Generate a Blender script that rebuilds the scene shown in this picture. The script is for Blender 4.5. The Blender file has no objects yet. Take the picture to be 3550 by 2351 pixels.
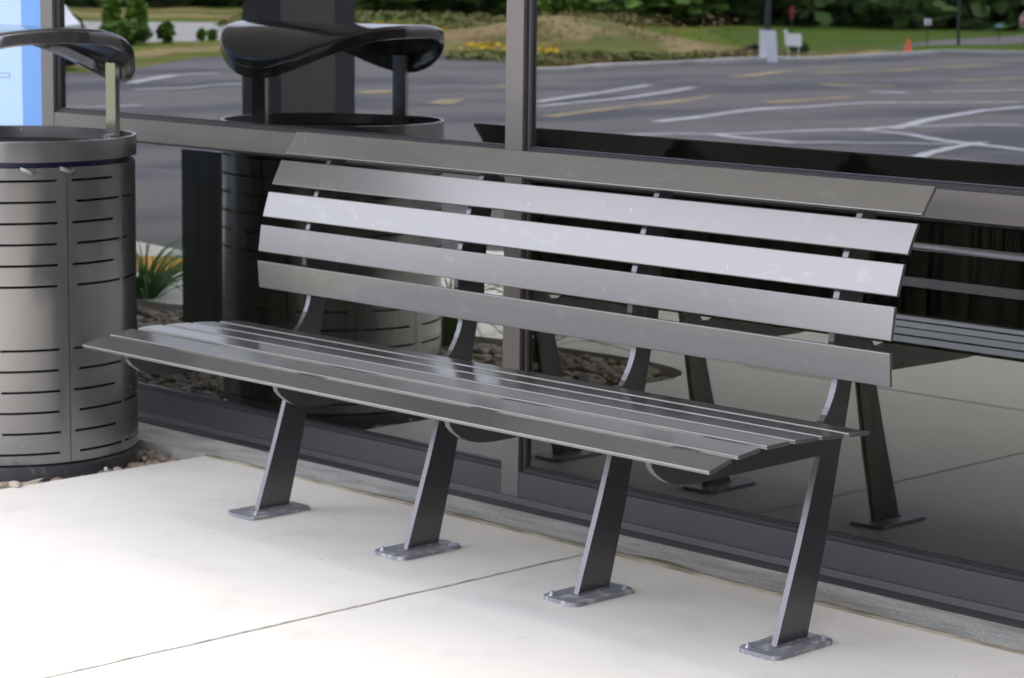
import bpy, bmesh, math, random
from mathutils import Vector, Matrix
random.seed(7)
R = math.radians
C = bpy.context.scene.collection
sc = bpy.context.scene

# ------------------------------------------------------------------ camera, sky, sun, exposure
cam_d = bpy.data.cameras.new('camera'); cam = bpy.data.objects.new('camera', cam_d); C.objects.link(cam)
cam.matrix_world = Matrix((( 0.70292777, -0.11538482, 0.70183965, 4.60903285),
                           ( 0.71115866,  0.09725887,-0.69627155,-3.68120998),
                           ( 0.01207903,  0.98854795, 0.15042288, 1.33085359),
                           (0, 0, 0, 1)))
cam_d.sensor_width = 36; cam_d.lens = 85.18
cam_d.clip_start = 0.1; cam_d.clip_end = 1500
cam_d.dof.use_dof = True; cam_d.dof.focus_distance = 4.35; cam_d.dof.aperture_fstop = 10.5
sc.camera = cam

SUN_EL, SUN_AZ = 83, 205      # degrees; azimuth from +Y clockwise
w = bpy.data.worlds.new('World'); sc.world = w; w.use_nodes = True
nt = w.node_tree; bg = nt.nodes['Background']
sky = nt.nodes.new('ShaderNodeTexSky'); sky.sky_type = 'NISHITA'; sky.sun_disc = False
sky.sun_elevation = R(SUN_EL); sky.sun_rotation = R(SUN_AZ); sky.air_density = 1.2; sky.dust_density = 3.0
tc = nt.nodes.new('ShaderNodeTexCoord')
cl = nt.nodes.new('ShaderNodeTexNoise'); cl.inputs['Scale'].default_value = 2.2; cl.inputs['Detail'].default_value = 6
nt.links.new(tc.outputs['Generated'], cl.inputs['Vector'])
cr = nt.nodes.new('ShaderNodeValToRGB')
cr.color_ramp.elements[0].position = .30; cr.color_ramp.elements[0].color = (.70,.70,.70,1)
cr.color_ramp.elements[1].position = .62; cr.color_ramp.elements[1].color = (.96,.96,.96,1)
nt.links.new(cl.outputs['Fac'], cr.inputs['Fac'])
mx = nt.nodes.new('ShaderNodeMix'); mx.data_type = 'RGBA'
nt.links.new(cr.outputs['Color'], mx.inputs['Factor'])
nt.links.new(sky.outputs['Color'], mx.inputs['A'])
mx.inputs['B'].default_value = (14.0, 14.5, 17.3, 1)
nt.links.new(mx.outputs['Result'], bg.inputs['Color'])
bg.inputs['Strength'].default_value = 0.135

sd = bpy.data.lights.new('sun', 'SUN'); sun = bpy.data.objects.new('sun', sd); C.objects.link(sun)
sd.energy = 2.4; sd.angle = R(42); sd.color = (1, .96, .9)
az, el = R(SUN_AZ), R(SUN_EL)
sdir = Vector((math.sin(az)*math.cos(el), math.cos(az)*math.cos(el), math.sin(el)))
sun.rotation_euler = sdir.to_track_quat('Z', 'Y').to_euler()
sun.location = (0, -20, 30)
sc.view_settings.view_transform = 'Standard'; sc.view_settings.look = 'None'
sc.view_settings.exposure = 0.85; sc.view_settings.gamma = 1
sc.cycles.max_bounces = 12; sc.cycles.transparent_max_bounces = 16; sc.cycles.glossy_bounces = 8

# ------------------------------------------------------------------ helpers
YG = 0.5776          # outer face of the glass
FY = YG - 0.023      # front of the metal framing
PZ = -0.008          # top of the pavement
S, T = 0.5478, 0.01416   # spacing and thickness of the bench supports
XL, XR = -0.152, 1.8095

def link(name, bm, mat, parent=None, smooth=False):
    me = bpy.data.meshes.new(name); bmesh.ops.recalc_face_normals(bm, faces=bm.faces)
    bm.to_mesh(me); bm.free()
    if smooth:
        for p in me.polygons: p.use_smooth = True
    if mat: me.materials.append(mat)
    o = bpy.data.objects.new(name, me); C.objects.link(o)
    if parent:
        o.parent = parent; o.location = -Vector(parent.location) if parent.parent is None else (0,0,0)
    return o
def link_raw(name, verts, faces, mat, parent=None, smooth=False):
    me = bpy.data.meshes.new(name); me.from_pydata(verts, [], faces); me.update()
    if smooth:
        for p in me.polygons: p.use_smooth = True
    me.materials.append(mat)
    o = bpy.data.objects.new(name, me); C.objects.link(o)
    if parent:
        o.parent = parent; o.location = -Vector(parent.location) if parent.parent is None else (0,0,0)
    return o
def thing(name, loc, label, cat, group=None):
    o = bpy.data.objects.new(name, None); C.objects.link(o); o.location = loc; o.empty_display_size = .1
    o['label'] = label; o['category'] = cat
    if group: o['group'] = group
    return o
def tag(o, label, cat, group=None):
    o['label'] = label; o['category'] = cat
    if group: o['group'] = group
    return o
def struct(o): o['kind'] = 'structure'; return o
def box(bm, x0, x1, y0, y1, z0, z1):
    v = [bm.verts.new(p) for p in ((x0,y0,z0),(x1,y0,z0),(x1,y1,z0),(x0,y1,z0),(x0,y0,z1),(x1,y0,z1),(x1,y1,z1),(x0,y1,z1))]
    for f in ((0,3,2,1),(4,5,6,7),(0,1,5,4),(1,2,6,5),(2,3,7,6),(3,0,4,7)): bm.faces.new([v[i] for i in f])
def bevel(bm, w=.0015, seg=1):
    es = [e for e in bm.edges if len(e.link_faces) == 2 and e.calc_face_angle() > .5]
    bmesh.ops.bevel(bm, geom=es, offset=w, segments=seg, affect='EDGES', profile=.5)
def prism_x(bm, prof, x0, x1):
    a = [bm.verts.new((x0, y, z)) for y, z in prof]; b = [bm.verts.new((x1, y, z)) for y, z in prof]
    n = len(prof); bm.faces.new(a); bm.faces.new(b[::-1])
    for i in range(n): bm.faces.new((a[i], b[i], b[(i+1)%n], a[(i+1)%n]))
def prism_z(bm, poly, z0, z1):
    a = [bm.verts.new((x, y, z0)) for x, y in poly]; b = [bm.verts.new((x, y, z1)) for x, y in poly]
    n = len(poly); bm.faces.new(a[::-1]); bm.faces.new(b)
    for i in range(n): bm.faces.new((a[i], a[(i+1)%n], b[(i+1)%n], b[i]))
def cyl(bm, c, r, z0, z1, n=24, r2=None):
    r2 = r if r2 is None else r2
    a = [bm.verts.new((c[0]+r*math.cos(2*math.pi*i/n), c[1]+r*math.sin(2*math.pi*i/n), z0)) for i in range(n)]
    b = [bm.verts.new((c[0]+r2*math.cos(2*math.pi*i/n), c[1]+r2*math.sin(2*math.pi*i/n), z1)) for i in range(n)]
    bm.faces.new(a[::-1]); bm.faces.new(b)
    for i in range(n): bm.faces.new((a[i], a[(i+1)%n], b[(i+1)%n], b[i]))
def lathe(bm, c, prof, n=96):
    rings = [[bm.verts.new((c[0]+r*math.cos(2*math.pi*i/n), c[1]+r*math.sin(2*math.pi*i/n), z)) for i in range(n)] for r, z in prof]
    for a, b in zip(rings, rings[1:]):
        for i in range(n): bm.faces.new((a[i], a[(i+1)%n], b[(i+1)%n], b[i]))
    return rings

# ------------------------------------------------------------------ materials
def mat(name, col, rough=.6, metal=0, spec=.5, coat=0, bump=None, var=None, extra=None):
    """var = (colour2, scale, lo, hi, (sx,sy,sz)); bump = (scale, strength)"""
    m = bpy.data.materials.new(name); m.use_nodes = True; n = m.node_tree.nodes; l = m.node_tree.links
    b = n['Principled BSDF']; b.inputs['Base Color'].default_value = (*col, 1)
    b.inputs['Roughness'].default_value = rough; b.inputs['Metallic'].default_value = metal
    b.inputs['Specular IOR Level'].default_value = spec; b.inputs['Coat Weight'].default_value = coat
    b.inputs['Coat Roughness'].default_value = .08
    co = n.new('ShaderNodeTexCoord'); m['co'] = co.name
    if var:
        c2, s, lo, hi, sv = var
        mp = n.new('ShaderNodeMapping'); mp.inputs['Scale'].default_value = sv; l.new(co.outputs['Object'], mp.inputs['Vector'])
        t = n.new('ShaderNodeTexNoise'); t.inputs['Scale'].default_value = s; t.inputs['Detail'].default_value = 6
        l.new(mp.outputs['Vector'], t.inputs['Vector'])
        r = n.new('ShaderNodeMapRange'); r.inputs['From Min'].default_value = lo; r.inputs['From Max'].default_value = hi
        l.new(t.outputs['Fac'], r.inputs['Value'])
        mxx = n.new('ShaderNodeMix'); mxx.data_type = 'RGBA'; mxx.name = 'MIX'
        mxx.inputs['A'].default_value = (*col, 1); mxx.inputs['B'].default_value = (*c2, 1)
        l.new(r.outputs['Result'], mxx.inputs['Factor']); l.new(mxx.outputs['Result'], b.inputs['Base Color'])
    if bump:
        t = n.new('ShaderNodeTexNoise'); t.inputs['Scale'].default_value = bump[0]; t.inputs['Detail'].default_value = 5
        l.new(co.outputs['Object'], t.inputs['Vector'])
        bp = n.new('ShaderNodeBump'); bp.inputs['Strength'].default_value = bump[1]; bp.inputs['Distance'].default_value = .01
        l.new(t.outputs['Fac'], bp.inputs['Height']); l.new(bp.outputs['Normal'], b.inputs['Normal'])
    return m
def overlay(m, col, scale, lo, hi, sv=(1,1,1), rough=None, detail=4, amount=1):
    """lay a second noise-shaped colour (dirt, scuffs) over the base colour"""
    n = m.node_tree.nodes; l = m.node_tree.links; b = n['Principled BSDF']
    co = n[m['co']]
    mp = n.new('ShaderNodeMapping'); mp.inputs['Scale'].default_value = sv; l.new(co.outputs['Object'], mp.inputs['Vector'])
    t = n.new('ShaderNodeTexNoise'); t.inputs['Scale'].default_value = scale; t.inputs['Detail'].default_value = detail
    l.new(mp.outputs['Vector'], t.inputs['Vector'])
    r = n.new('ShaderNodeMapRange'); r.inputs['From Min'].default_value = lo; r.inputs['From Max'].default_value = hi
    r.inputs['To Max'].default_value = amount
    l.new(t.outputs['Fac'], r.inputs['Value'])
    mxx = n.new('ShaderNodeMix'); mxx.data_type = 'RGBA'
    l.new(r.outputs['Result'], mxx.inputs['Factor'])
    if b.inputs['Base Color'].is_linked: l.new(b.inputs['Base Color'].links[0].from_socket, mxx.inputs['A'])
    else: mxx.inputs['A'].default_value = b.inputs['Base Color'].default_value
    mxx.inputs['B'].default_value = (*col, 1); l.new(mxx.outputs['Result'], b.inputs['Base Color'])
    if rough is not None:
        rr = n.new('ShaderNodeMapRange'); l.new(r.outputs['Result'], rr.inputs['Value'])
        if b.inputs['Roughness'].is_linked: pass
        rr.inputs['To Min'].default_value = b.inputs['Roughness'].default_value; rr.inputs['To Max'].default_value = rough
        l.new(rr.outputs['Result'], b.inputs['Roughness'])
    return m
def metal_paint(name, col, rough, metal=.55, bump=(900, .02)):
    m = mat(name, col, rough, metal, .5, 0, bump=bump)
    if bump is None:      # rolled flat bar: long faint drawing marks along its length
        n = m.node_tree.nodes; l = m.node_tree.links; mp = n.new('ShaderNodeMapping'); mp.inputs['Scale'].default_value = (2.5, 260, 260)
        l.new(n[m['co']].outputs['Object'], mp.inputs['Vector'])
        t = n.new('ShaderNodeTexNoise'); t.inputs['Scale'].default_value = 1; t.inputs['Detail'].default_value = 4; l.new(mp.outputs['Vector'], t.inputs['Vector'])
        b = n.new('ShaderNodeBump'); b.inputs['Strength'].default_value = .06; b.inputs['Distance'].default_value = .0005
        l.new(t.outputs['Fac'], b.inputs['Height']); l.new(b.outputs['Normal'], n['Principled BSDF'].inputs['Normal'])
    return m

M_slat = metal_paint('bench paint', (.205,.20,.186), .17, .64, None)
overlay(M_slat, (.44,.43,.40), 16, .60, .80, (1,2.2,2.2), rough=.40, detail=10, amount=.22)
overlay(M_slat, (.55,.54,.50), 75, .70, .76, (1,.3,.3), detail=5, amount=.5)
M_leg = metal_paint('bench support paint', (.128,.124,.125), .22, .76, (420, .015))
overlay(M_leg, (.30,.29,.29), 18, .66, .80, (1,1,.5), rough=.45, detail=9, amount=.3)
M_plate = metal_paint('base plate paint', (.26,.265,.285), .5, .3)
overlay(M_plate, (.60,.575,.54), 48, .52, .62, (1,.6,1), rough=.85, detail=10, amount=.7)
M_bolt = mat('galvanised bolt', (.62,.66,.68), .35, .9)
M_weld = mat('dusty weld bead', (.16,.16,.17), .6, .3, bump=(300,.6)); overlay(M_weld, (.45,.42,.38), 60, .52, .62, rough=.9, amount=.8)
M_can = metal_paint('bin paint', (.24,.234,.222), .22, .74, (500, .002))
overlay(M_can, (.4,.39,.37), 40, .70, .76, rough=.5, detail=8, amount=.4)
M_hood = metal_paint('bin hood paint', (.185,.18,.178), .12, .82, (500, .003))
M_post = metal_paint('bin post finish', (.42,.40,.36), .18, .85, (500, .003))
M_under = mat('hood underside painted shade', (.012,.014,.022), .22, spec=.35)  # near-black colour puts shade into the underside of the hood
M_can_base = metal_paint('bin base paint', (.075,.075,.08), .35, .4); overlay(M_can_base, (.4,.38,.35), 30, .58, .72, amount=.3)
M_liner = mat('bin liner plastic', (.012,.012,.014), .5)
M_blue_ring = mat('blue liner rim', (.008,.012,.05), .3)
M_steel = mat('brushed latch steel', (.25,.245,.23), .4, .8)
M_frame = mat('anodised window frame', (.19,.174,.155), .36, .5, bump=(900,.02))
M_rail = mat('dark bottom rail metal', (.098,.092,.098), .36, .5, bump=(900,.02))
M_gasket = mat('rubber gasket', (.012,.012,.016), .4)
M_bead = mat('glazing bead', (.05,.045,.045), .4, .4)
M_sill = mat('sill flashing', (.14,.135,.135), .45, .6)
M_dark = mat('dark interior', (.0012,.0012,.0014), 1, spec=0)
M_column = mat('column cladding', (.115,.098,.092), .42, .35)
M_coldark = mat('column reveal', (.02,.02,.024), .4)
M_base = mat('dark column base', (.045,.045,.04), .45, var=((.02,.02,.02), 4, .35, .7, (6,6,.6)))
M_soffit = mat('soffit panel', (.74,.72,.64), .7)
M_fascia = mat('fascia metal', (.20,.19,.18), .4, .4)
M_wing = mat('added dark wing', (.012,.012,.014), .15)  # near black, for the wing added out of view
M_stucco = mat('wall render', (.55,.53,.48), .85, bump=(60,.3))
M_blue = mat('light blue poster', (.50,.70,.90), .5)
M_blue2 = mat('blue poster border', (.17,.38,.76), .5)
M_ink = mat('poster ink', (.30,.42,.52), .5)

M_pave = mat('broom finished concrete', (.79,.742,.645), .85, bump=(260,.10), var=((.72,.69,.615), 1.4, .35, .75, (1,1,1)))
overlay(M_pave, (.81,.775,.70), 3.1, .52, .72, (1,2.5,1), amount=.4)
overlay(M_pave, (.36,.33,.28), 42, .745, .78, detail=2, amount=.6)
overlay(M_pave, (.60,.565,.49), 6, .54, .76, detail=12, amount=.45)
overlay(M_pave, (.45,.42,.36), 120, .66, .76, detail=3, amount=.35)
M_joint = mat('sandy joint', (.42,.375,.27), .9, bump=(200,.4), var=((.22,.19,.12), 9, .4, .65, (1,4,1)))
M_crack = mat('tooled joint', (.62,.575,.49), .95, bump=(200,.5), var=((.40,.365,.30), 28, .42, .62, (1,1,1)))
M_kerbc = mat('footing concrete', (.50,.49,.445), .8, bump=(90,.35), var=((.31,.315,.295), 6, .38, .66, (1,3.5,1)))
overlay(M_kerbc, (.50,.47,.40), 14, .56, .70, (1,3,1), amount=.8)
overlay(M_kerbc, (.27,.25,.20), 2.2, .52, .66, (1,5,1), amount=.6)
M_asph = mat('asphalt', (.135,.123,.122), .85, spec=.15, bump=(120,.3), var=((.075,.077,.088), .30, .48, .60, (1.6,.6,1)))
overlay(M_asph, (.15,.145,.145), .55, .55, .72, (1,2,1), amount=.7)
M_road = mat('pale road', (.30,.29,.28), .9, var=((.36,.34,.31), .8, .4, .6, (1,1,1)))
M_white = mat('white road paint', (.42,.41,.43), .7, var=((.24,.235,.25), 5, .45, .75, (1,1,1)))
M_yel = mat('yellow road paint', (.36,.28,.10), .8, var=((.17,.145,.10), .9, .35, .6, (1,1,1)))
M_tac = mat('yellow tactile paving', (.85,.42,.02), .7)
M_kerb = mat('kerb concrete', (.40,.395,.38), .9, var=((.28,.27,.25), 1.5, .4, .65, (1,1,1)))

def grass_mat():
    m = mat('meadow grass', (.105,.145,.02), .95, spec=.03, var=((.17,.135,.045), .20, .50, .60, (1,1,1)))
    overlay(m, (.06,.12,.012), .45, .48, .62, amount=.8)
    overlay(m, (.15,.12,.05), 1.5, .55, .7, amount=.6)
    return m
M_grass = grass_mat()
M_dry = mat('dry grass stalks', (.21,.16,.075), .9, spec=.05)
M_lawn = mat('mown lawn', (.050,.105,.010), .95, spec=.05, var=((.085,.10,.025), .5, .4, .65, (1,1,1)))
M_mound = mat('dry grass mound', (.27,.205,.10), .95, spec=.05, bump=(7,.5), var=((.13,.14,.045), .7, .47, .60, (1,1,1)))
overlay(M_mound, (.13,.08,.045), 1.9, .54, .66, amount=.8)
def leaf_mat(name, a, b, c):
    m = mat(name, a, .7, var=(b, .5, .35, .65, (1,1,1)))
    overlay(m, c, 2.4, .5, .7, amount=.8)
    m.node_tree.nodes['Principled BSDF'].inputs['Specular IOR Level'].default_value = .25
    return m
M_leafA = leaf_mat('dark foliage', (.09,.15,.045), (.11,.19,.05), (.055,.11,.035))
M_leafB = leaf_mat('mid foliage', (.08,.16,.025), (.11,.20,.03), (.045,.10,.02))
M_leafC = leaf_mat('bright foliage', (.12,.24,.02), (.08,.17,.02), (.05,.11,.018))
M_weed = leaf_mat('weeds', (.11,.15,.03), (.17,.16,.05), (.07,.12,.02))
M_purple = leaf_mat('purple foliage', (.10,.065,.075), (.07,.06,.05), (.13,.09,.10))
M_bark = mat('bark', (.16,.12,.10), .9, bump=(14,.8))
M_flower = mat('yellow flower heads', (.62,.42,.01), .8)
M_blade = leaf_mat('grass blades', (.08,.19,.045), (.13,.26,.06), (.05,.12,.03))
M_pebble = mat('river pebbles', (.40,.33,.25), .7, bump=(40,.3))
M_soil = mat('soil under pebbles', (.10,.085,.06), .95, bump=(60,.6))
M_twhite = mat('white painted concrete', (.66,.68,.72), .7)
M_pole = mat('dark pole paint', (.02,.02,.025), .4)
M_signw = mat('white sign board', (.75,.76,.78), .6)
M_red = mat('sign red', (.40,.02,.03), .5)
M_cone = mat('cone orange', (.75,.10,.02), .5)
M_car = mat('white vehicle paint', (.75,.77,.80), .25, coat=.6)
M_tyre = mat('tyre rubber', (.015,.015,.02), .8)
M_glassdark = mat('vehicle glass', (.02,.025,.03), .08)
M_bluesign = mat('small blue board', (.25,.50,.75), .6)

# pebbles: colour differs from stone to stone
def pebble_colours(m):
    n = m.node_tree.nodes; l = m.node_tree.links; b = n['Principled BSDF']
    at = n.new('ShaderNodeAttribute'); at.attribute_name = 'tint'; at.attribute_type = 'GEOMETRY'
    r = n.new('ShaderNodeValToRGB'); e = r.color_ramp.elements
    e[0].color = (.20,.175,.15,1); e[1].color = (.48,.43,.36,1); e[1].position = 1
    x = r.color_ramp.elements.new(.35); x.color = (.30,.21,.13,1)
    x = r.color_ramp.elements.new(.6); x.color = (.25,.245,.22,1)
    x = r.color_ramp.elements.new(.8); x.color = (.40,.30,.19,1)
    l.new(at.outputs['Fac'], r.inputs['Fac']); l.new(r.outputs['Color'], b.inputs['Base Color'])
pebble_colours(M_pebble)

# reflective tinted glazing
def glass_mat(name, fac, tint):
    m = bpy.data.materials.new(name); m.use_nodes = True; n = m.node_tree.nodes; l = m.node_tree.links
    n.remove(n['Principled BSDF']); out = n['Material Output']
    g = n.new('ShaderNodeBsdfGlossy'); g.inputs['Roughness'].default_value = 0; g.inputs['Color'].default_value = (.97,.98,1,1)
    t = n.new('ShaderNodeBsdfTransparent'); t.inputs['Color'].default_value = tint
    f = n.new('ShaderNodeLayerWeight'); p = n.new('ShaderNodeMath'); p.operation = 'POWER'; p.inputs[1].default_value = 5
    l.new(f.outputs['Facing'], p.inputs[0]); f.inputs['Blend'].default_value = .5
    a = n.new('ShaderNodeMath'); a.operation = 'ADD'; a.use_clamp = True; a.inputs[1].default_value = fac+.04
    l.new(p.outputs[0], a.inputs[0])
    s = n.new('ShaderNodeMixShader'); l.new(a.outputs[0], s.inputs[0]); l.new(t.outputs[0], s.inputs[1]); l.new(g.outputs[0], s.inputs[2])
    l.new(s.outputs[0], out.inputs['Surface']); return m
def pane_finish(m, wave, streak):
    n = m.node_tree.nodes; l = m.node_tree.links; co = n.new('ShaderNodeTexCoord')
    mp = n.new('ShaderNodeMapping'); mp.inputs['Scale'].default_value = (1.6, 1, 3.2); l.new(co.outputs['Object'], mp.inputs['Vector'])
    t = n.new('ShaderNodeTexNoise'); t.inputs['Scale'].default_value = 1.5; t.inputs['Detail'].default_value = 1; l.new(mp.outputs['Vector'], t.inputs['Vector'])
    b = n.new('ShaderNodeBump'); b.inputs['Strength'].default_value = 1; b.inputs['Distance'].default_value = wave; l.new(t.outputs['Fac'], b.inputs['Height'])
    g = [q for q in n if q.type == 'BSDF_GLOSSY'][0]; l.new(b.outputs['Normal'], g.inputs['Normal'])
    if streak:   # dried run marks and dust on the outside of the pane
        mp2 = n.new('ShaderNodeMapping'); mp2.inputs['Scale'].default_value = (60, 1, 1.4); l.new(co.outputs['Object'], mp2.inputs['Vector'])
        t2 = n.new('ShaderNodeTexNoise'); t2.inputs['Scale'].default_value = 1; t2.inputs['Detail'].default_value = 5; l.new(mp2.outputs['Vector'], t2.inputs['Vector'])
        r2 = n.new('ShaderNodeMapRange'); r2.inputs['From Min'].default_value = .35; r2.inputs['From Max'].default_value = .75
        r2.inputs['To Max'].default_value = streak; l.new(t2.outputs['Fac'], r2.inputs['Value'])
        df = n.new('ShaderNodeBsdfDiffuse'); df.inputs['Color'].default_value = (.36,.36,.25,1)
        s = n.new('ShaderNodeMixShader'); out = n['Material Output']; src = out.inputs['Surface'].links[0].from_socket
        l.new(r2.outputs['Result'], s.inputs[0]); l.new(src, s.inputs[1]); l.new(df.outputs[0], s.inputs[2]); l.new(s.outputs[0], out.inputs['Surface'])
    return m
M_glass = pane_finish(glass_mat('tinted reflective glazing', .18, (.45,.47,.46,1)), .0002, .008)
M_glass_low = pane_finish(glass_mat('tinted reflective glazing with run marks', .17, (.45,.47,.42,1)), .00006, .025)
M_glass_murky = pane_finish(glass_mat('murky low glazing', .06, (.34,.36,.28,1)), .00006, .03)
M_glass_in = glass_mat('inner glazing', .03, (.8,.85,.82,1))

# ------------------------------------------------------------------ setting: ground, lawn, asphalt, pavement
def sheet(name, poly, z, m):
    bm = bmesh.new(); bm.faces.new([bm.verts.new((x, y, z)) for x, y in poly])
    return struct(link(name, bm, m))
gr = sheet('ground', [(-600,-600),(600,-600),(600,300),(-600,300)], -.172, M_grass)

edge = [(-17,-4),(-20,-10),(-22.39,-13.02),(-23.61,-14.37),(-24.7,-16.41),(-26.84,-18.78),(-28.4,-20.81),(-28.9,-22.16),(-27.99,-23.7),
 (-26.25,-23.77),(-24.81,-23.75),(-23.0,-22.6),(-20.6,-20.4),(-20.7,-21.45),(-21.2,-22.87),(-21.5,-24.33),(-21.8,-26.19),(-22.15,-28.19),
 (-22.3,-29.89),(-22.41,-31.81),(-22.38,-33.59),(-21.91,-35.3),(-21.22,-36.76),(-18,-42),(-10,-48),(30,-48),(40,-10),(40,3),(-17,3)]
lot = sheet('parking_lot', edge, -.150, M_asph)
# gravel-coloured kerb along the far edge of the lot
def strip_poly(pts, wdt):
    L, Rr = [], []
    for i, p in enumerate(pts):
        a = Vector(pts[max(i-1,0)]); b = Vector(pts[min(i+1,len(pts)-1)]); d = (b-a).normalized(); n = Vector((-d.y, d.x))*wdt/2
        L.append(Vector(p)+n); Rr.append(Vector(p)-n)
    return L, Rr
def ribbon(bm, pts, wdt, z, h=0):
    L, Rr = strip_poly(pts, wdt)
    for i in range(len(pts)-1):
        q = [bm.verts.new((*p, z+h)) for p in (L[i], L[i+1], Rr[i+1], Rr[i])]; bm.faces.new(q)
        if h:
            for a, b in ((L[i], L[i+1]), (Rr[i+1], Rr[i])):
                bm.faces.new([bm.verts.new((*a, z)), bm.verts.new((*b, z)), bm.verts.new((*b, z+h)), bm.verts.new((*a, z+h))])
bm = bmesh.new(); ribbon(bm, [(-20.6,-20.2)]+edge[13:23], .30, -.146, .07); struct(link('kerb', bm, M_kerb))
bm = bmesh.new()
for pts, wdt in (
 ([(-11.4,-13.0),(-11.92,-14.37),(-12.42,-16.18),(-12.55,-17.36),(-12.48,-18.37),(-12.21,-19.15),(-11.69,-19.87)], .16),
 ([(-10.6,-10.9),(-10.23,-11.8),(-10.04,-12.28),(-9.81,-12.96),(-9.69,-14.09),(-9.73,-14.89),(-9.42,-15.67),(-9.21,-16.14)], .14),
 ([(-10.04,-12.28),(-9.43,-12.09),(-8.81,-11.97)], .14),
 ([(-8.81,-11.97),(-8.61,-12.5),(-8.38,-12.83),(-8.01,-13.18)], .12),
 ([(-9.68,-14.03),(-9.02,-13.91),(-8.35,-13.52),(-7.8,-13.23),(-7.07,-12.9),(-6.4,-12.5)], .15),
 ([(-9.54,-14.39),(-10.26,-16.01),(-10.9,-17.84),(-11.14,-19.04),(-11.3,-20.5)], .15),
 ([(-6.9,-11.0),(-7.37,-11.91),(-7.71,-12.75),(-7.9,-13.52)], .13),
 ([(-14.21,-20.23),(-14.04,-20.79)], .25), ([(-13.95,-21.23),(-13.26,-22.24),(-12.6,-23.2)], .2),
 ([(-14.22,-14.18),(-14.75,-16.11),(-15.94,-18.75)], .16), ([(-14.85,-14.81),(-15.49,-16.14),(-16.76,-18.84)], .16),
 ([(-5.2,-4.4),(-5.0,-5.6),(-5.6,-7.0),(-6.2,-8.2)], .12), ([(-3.0,-5.4),(-1.4,-6.4),(-.4,-7.2)], .12), ([(-4.6,-6.2),(-2.4,-6.0),(-.2,-5.6)], .12),
 ([(-20.78,-13.45),(-22.37,-15.33),(-22.5,-16.22)], .2), ([(-16.75,-9.69),(-16.49,-9.81),(-16.43,-10.5)], .13), ([(-19.2,-12.4),(-19.8,-14.6)], .16)):
    zz = globals().get('zz', 0)+.0005; ribbon(bm, pts, wdt, -.146+zz)
struct(link('white_lane_markings', bm, M_white))
bm = bmesh.new()
for pts, wdt in (
 ([(-12.84,-12.96),(-13.62,-15.12),(-14.58,-17.62)], .2), ([(-18.23,-22.26),(-19.45,-25.25)], .3), ([(-15.81,-21.26),(-15.39,-22.31)], .3),
 ([(-15.66,-24.05),(-15.56,-25.71)], .25), ([(-19.88,-26.08),(-19.92,-27.25)], .3), ([(-13.2,-16.9),(-13.5,-18.9)], .16),
 ([(-18.6,-24.6),(-18.4,-29.5)], .3), ([(-17.6,-16.9),(-18.2,-17.9)], .35), ([(-17.2,-14.2),(-17.5,-15.0)], .3), ([(-15.2,-13.6),(-15.9,-14.5)], .3)):
    zy = globals().get('zy', 0)+.0005; ribbon(bm, pts, wdt, -.1475+zy)
struct(link('yellow_lane_markings', bm, M_yel))
sheet('road', [(-50.47,-32.52),(-49.36,-34.26),(-48.41,-35.38),(-49.16,-37.75),(-48.35,-38.23),(-36.2,-29.4),(-36.01,-27.33),(-35.35,-25.77),(-35.17,-24.19),(-35.81,-22.57),(-38,-20),(-52,-28)], -.168, M_road)
sheet('access_road', [(-26.36,-36.82),(-28.0,-40.46),(-31.85,-50.3),(-36,-62),(-31,-60),(-28.2,-47.6),(-27.3,-44.05),(-26.1,-38.6)], -.168, M_asph)
sheet('lawn', [(-22.6,-30.2),(-24.6,-30.6),(-38,-44.5),(-46,-62),(-58,-95),(-40,-100),(-22,-60),(-21.4,-37),(-22.1,-35.3),(-22.6,-33.6)], -.169, M_lawn)

# pavement slab, kerbed down to the asphalt; pebble bed cut out of it
PX = -.657
pave = [(9,-3.6),(9,.352),(PX,.352),(PX,-1.06),(-.665,-1.15),(-.69,-1.225),(-.74,-1.285),(-.82,-1.33),(-.95,-1.36),(-1.17,-1.37),(-1.64,-1.34),(-2.4,-1.16),(-3.2,-.97),(-4.6,-.7),(-9,-.6),
        (-9,-2.3),(-6.2,-2.25),(-5.1,-2.19),(-4.66,-2.13),(-4.1,-2.5),(-3.72,-3.25),(-3.2,-3.5),(-2.4,-3.6)]
bm = bmesh.new(); prism_z(bm, pave, -.20, PZ); bevel(bm, .004); struct(link('pavement', bm, M_pave))
# tooled joints of the slab (shallow dark grooves read as thin strips)
bm = bmesh.new()
def wob(x0, y0, x1, y1, n=40, a=.0016):
    return [(x0+(x1-x0)*i/n+random.uniform(-a,a), y0+(y1-y0)*i/n+random.uniform(-a,a)) for i in range(n+1)]
ribbon(bm, wob(.836,.352,.831,-1.535), .0080, PZ+.0015); ribbon(bm, wob(-.68,-1.535,4,-1.535), .0080, PZ+.0015)
ribbon(bm, wob(2.32,.352,2.32,-3.5), .0080, PZ+.0015); ribbon(bm, wob(.831,-1.54,.825,-3.5), .0080, PZ+.0015)
struct(link('pavement_joints', bm, M_crack))
# sandy filler between slab and footing, uneven
bm = bmesh.new(); n = 260; prev = None
for i in range(n+1):
    x = PX + (6-PX)*i/n
    wv = .008 + .003*math.sin(x*9) + (.026*math.exp(-((x-1.02)/.11)**2)+.010*math.exp(-((x-.3)/.3)**2)) + random.uniform(-.001,.001)
    cur = (bm.verts.new((x, .350, PZ+.0006)), bm.verts.new((x, .355, PZ+.005)), bm.verts.new((x, .355+wv, PZ+.0045)), bm.verts.new((x, .357+wv, PZ-.004)))
    if prev:
        for a in range(3): bm.faces.new((prev[a], cur[a], cur[a+1], prev[a+1]))
    prev = cur
struct(link('joint_filler', bm, M_joint, smooth=True))
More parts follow.
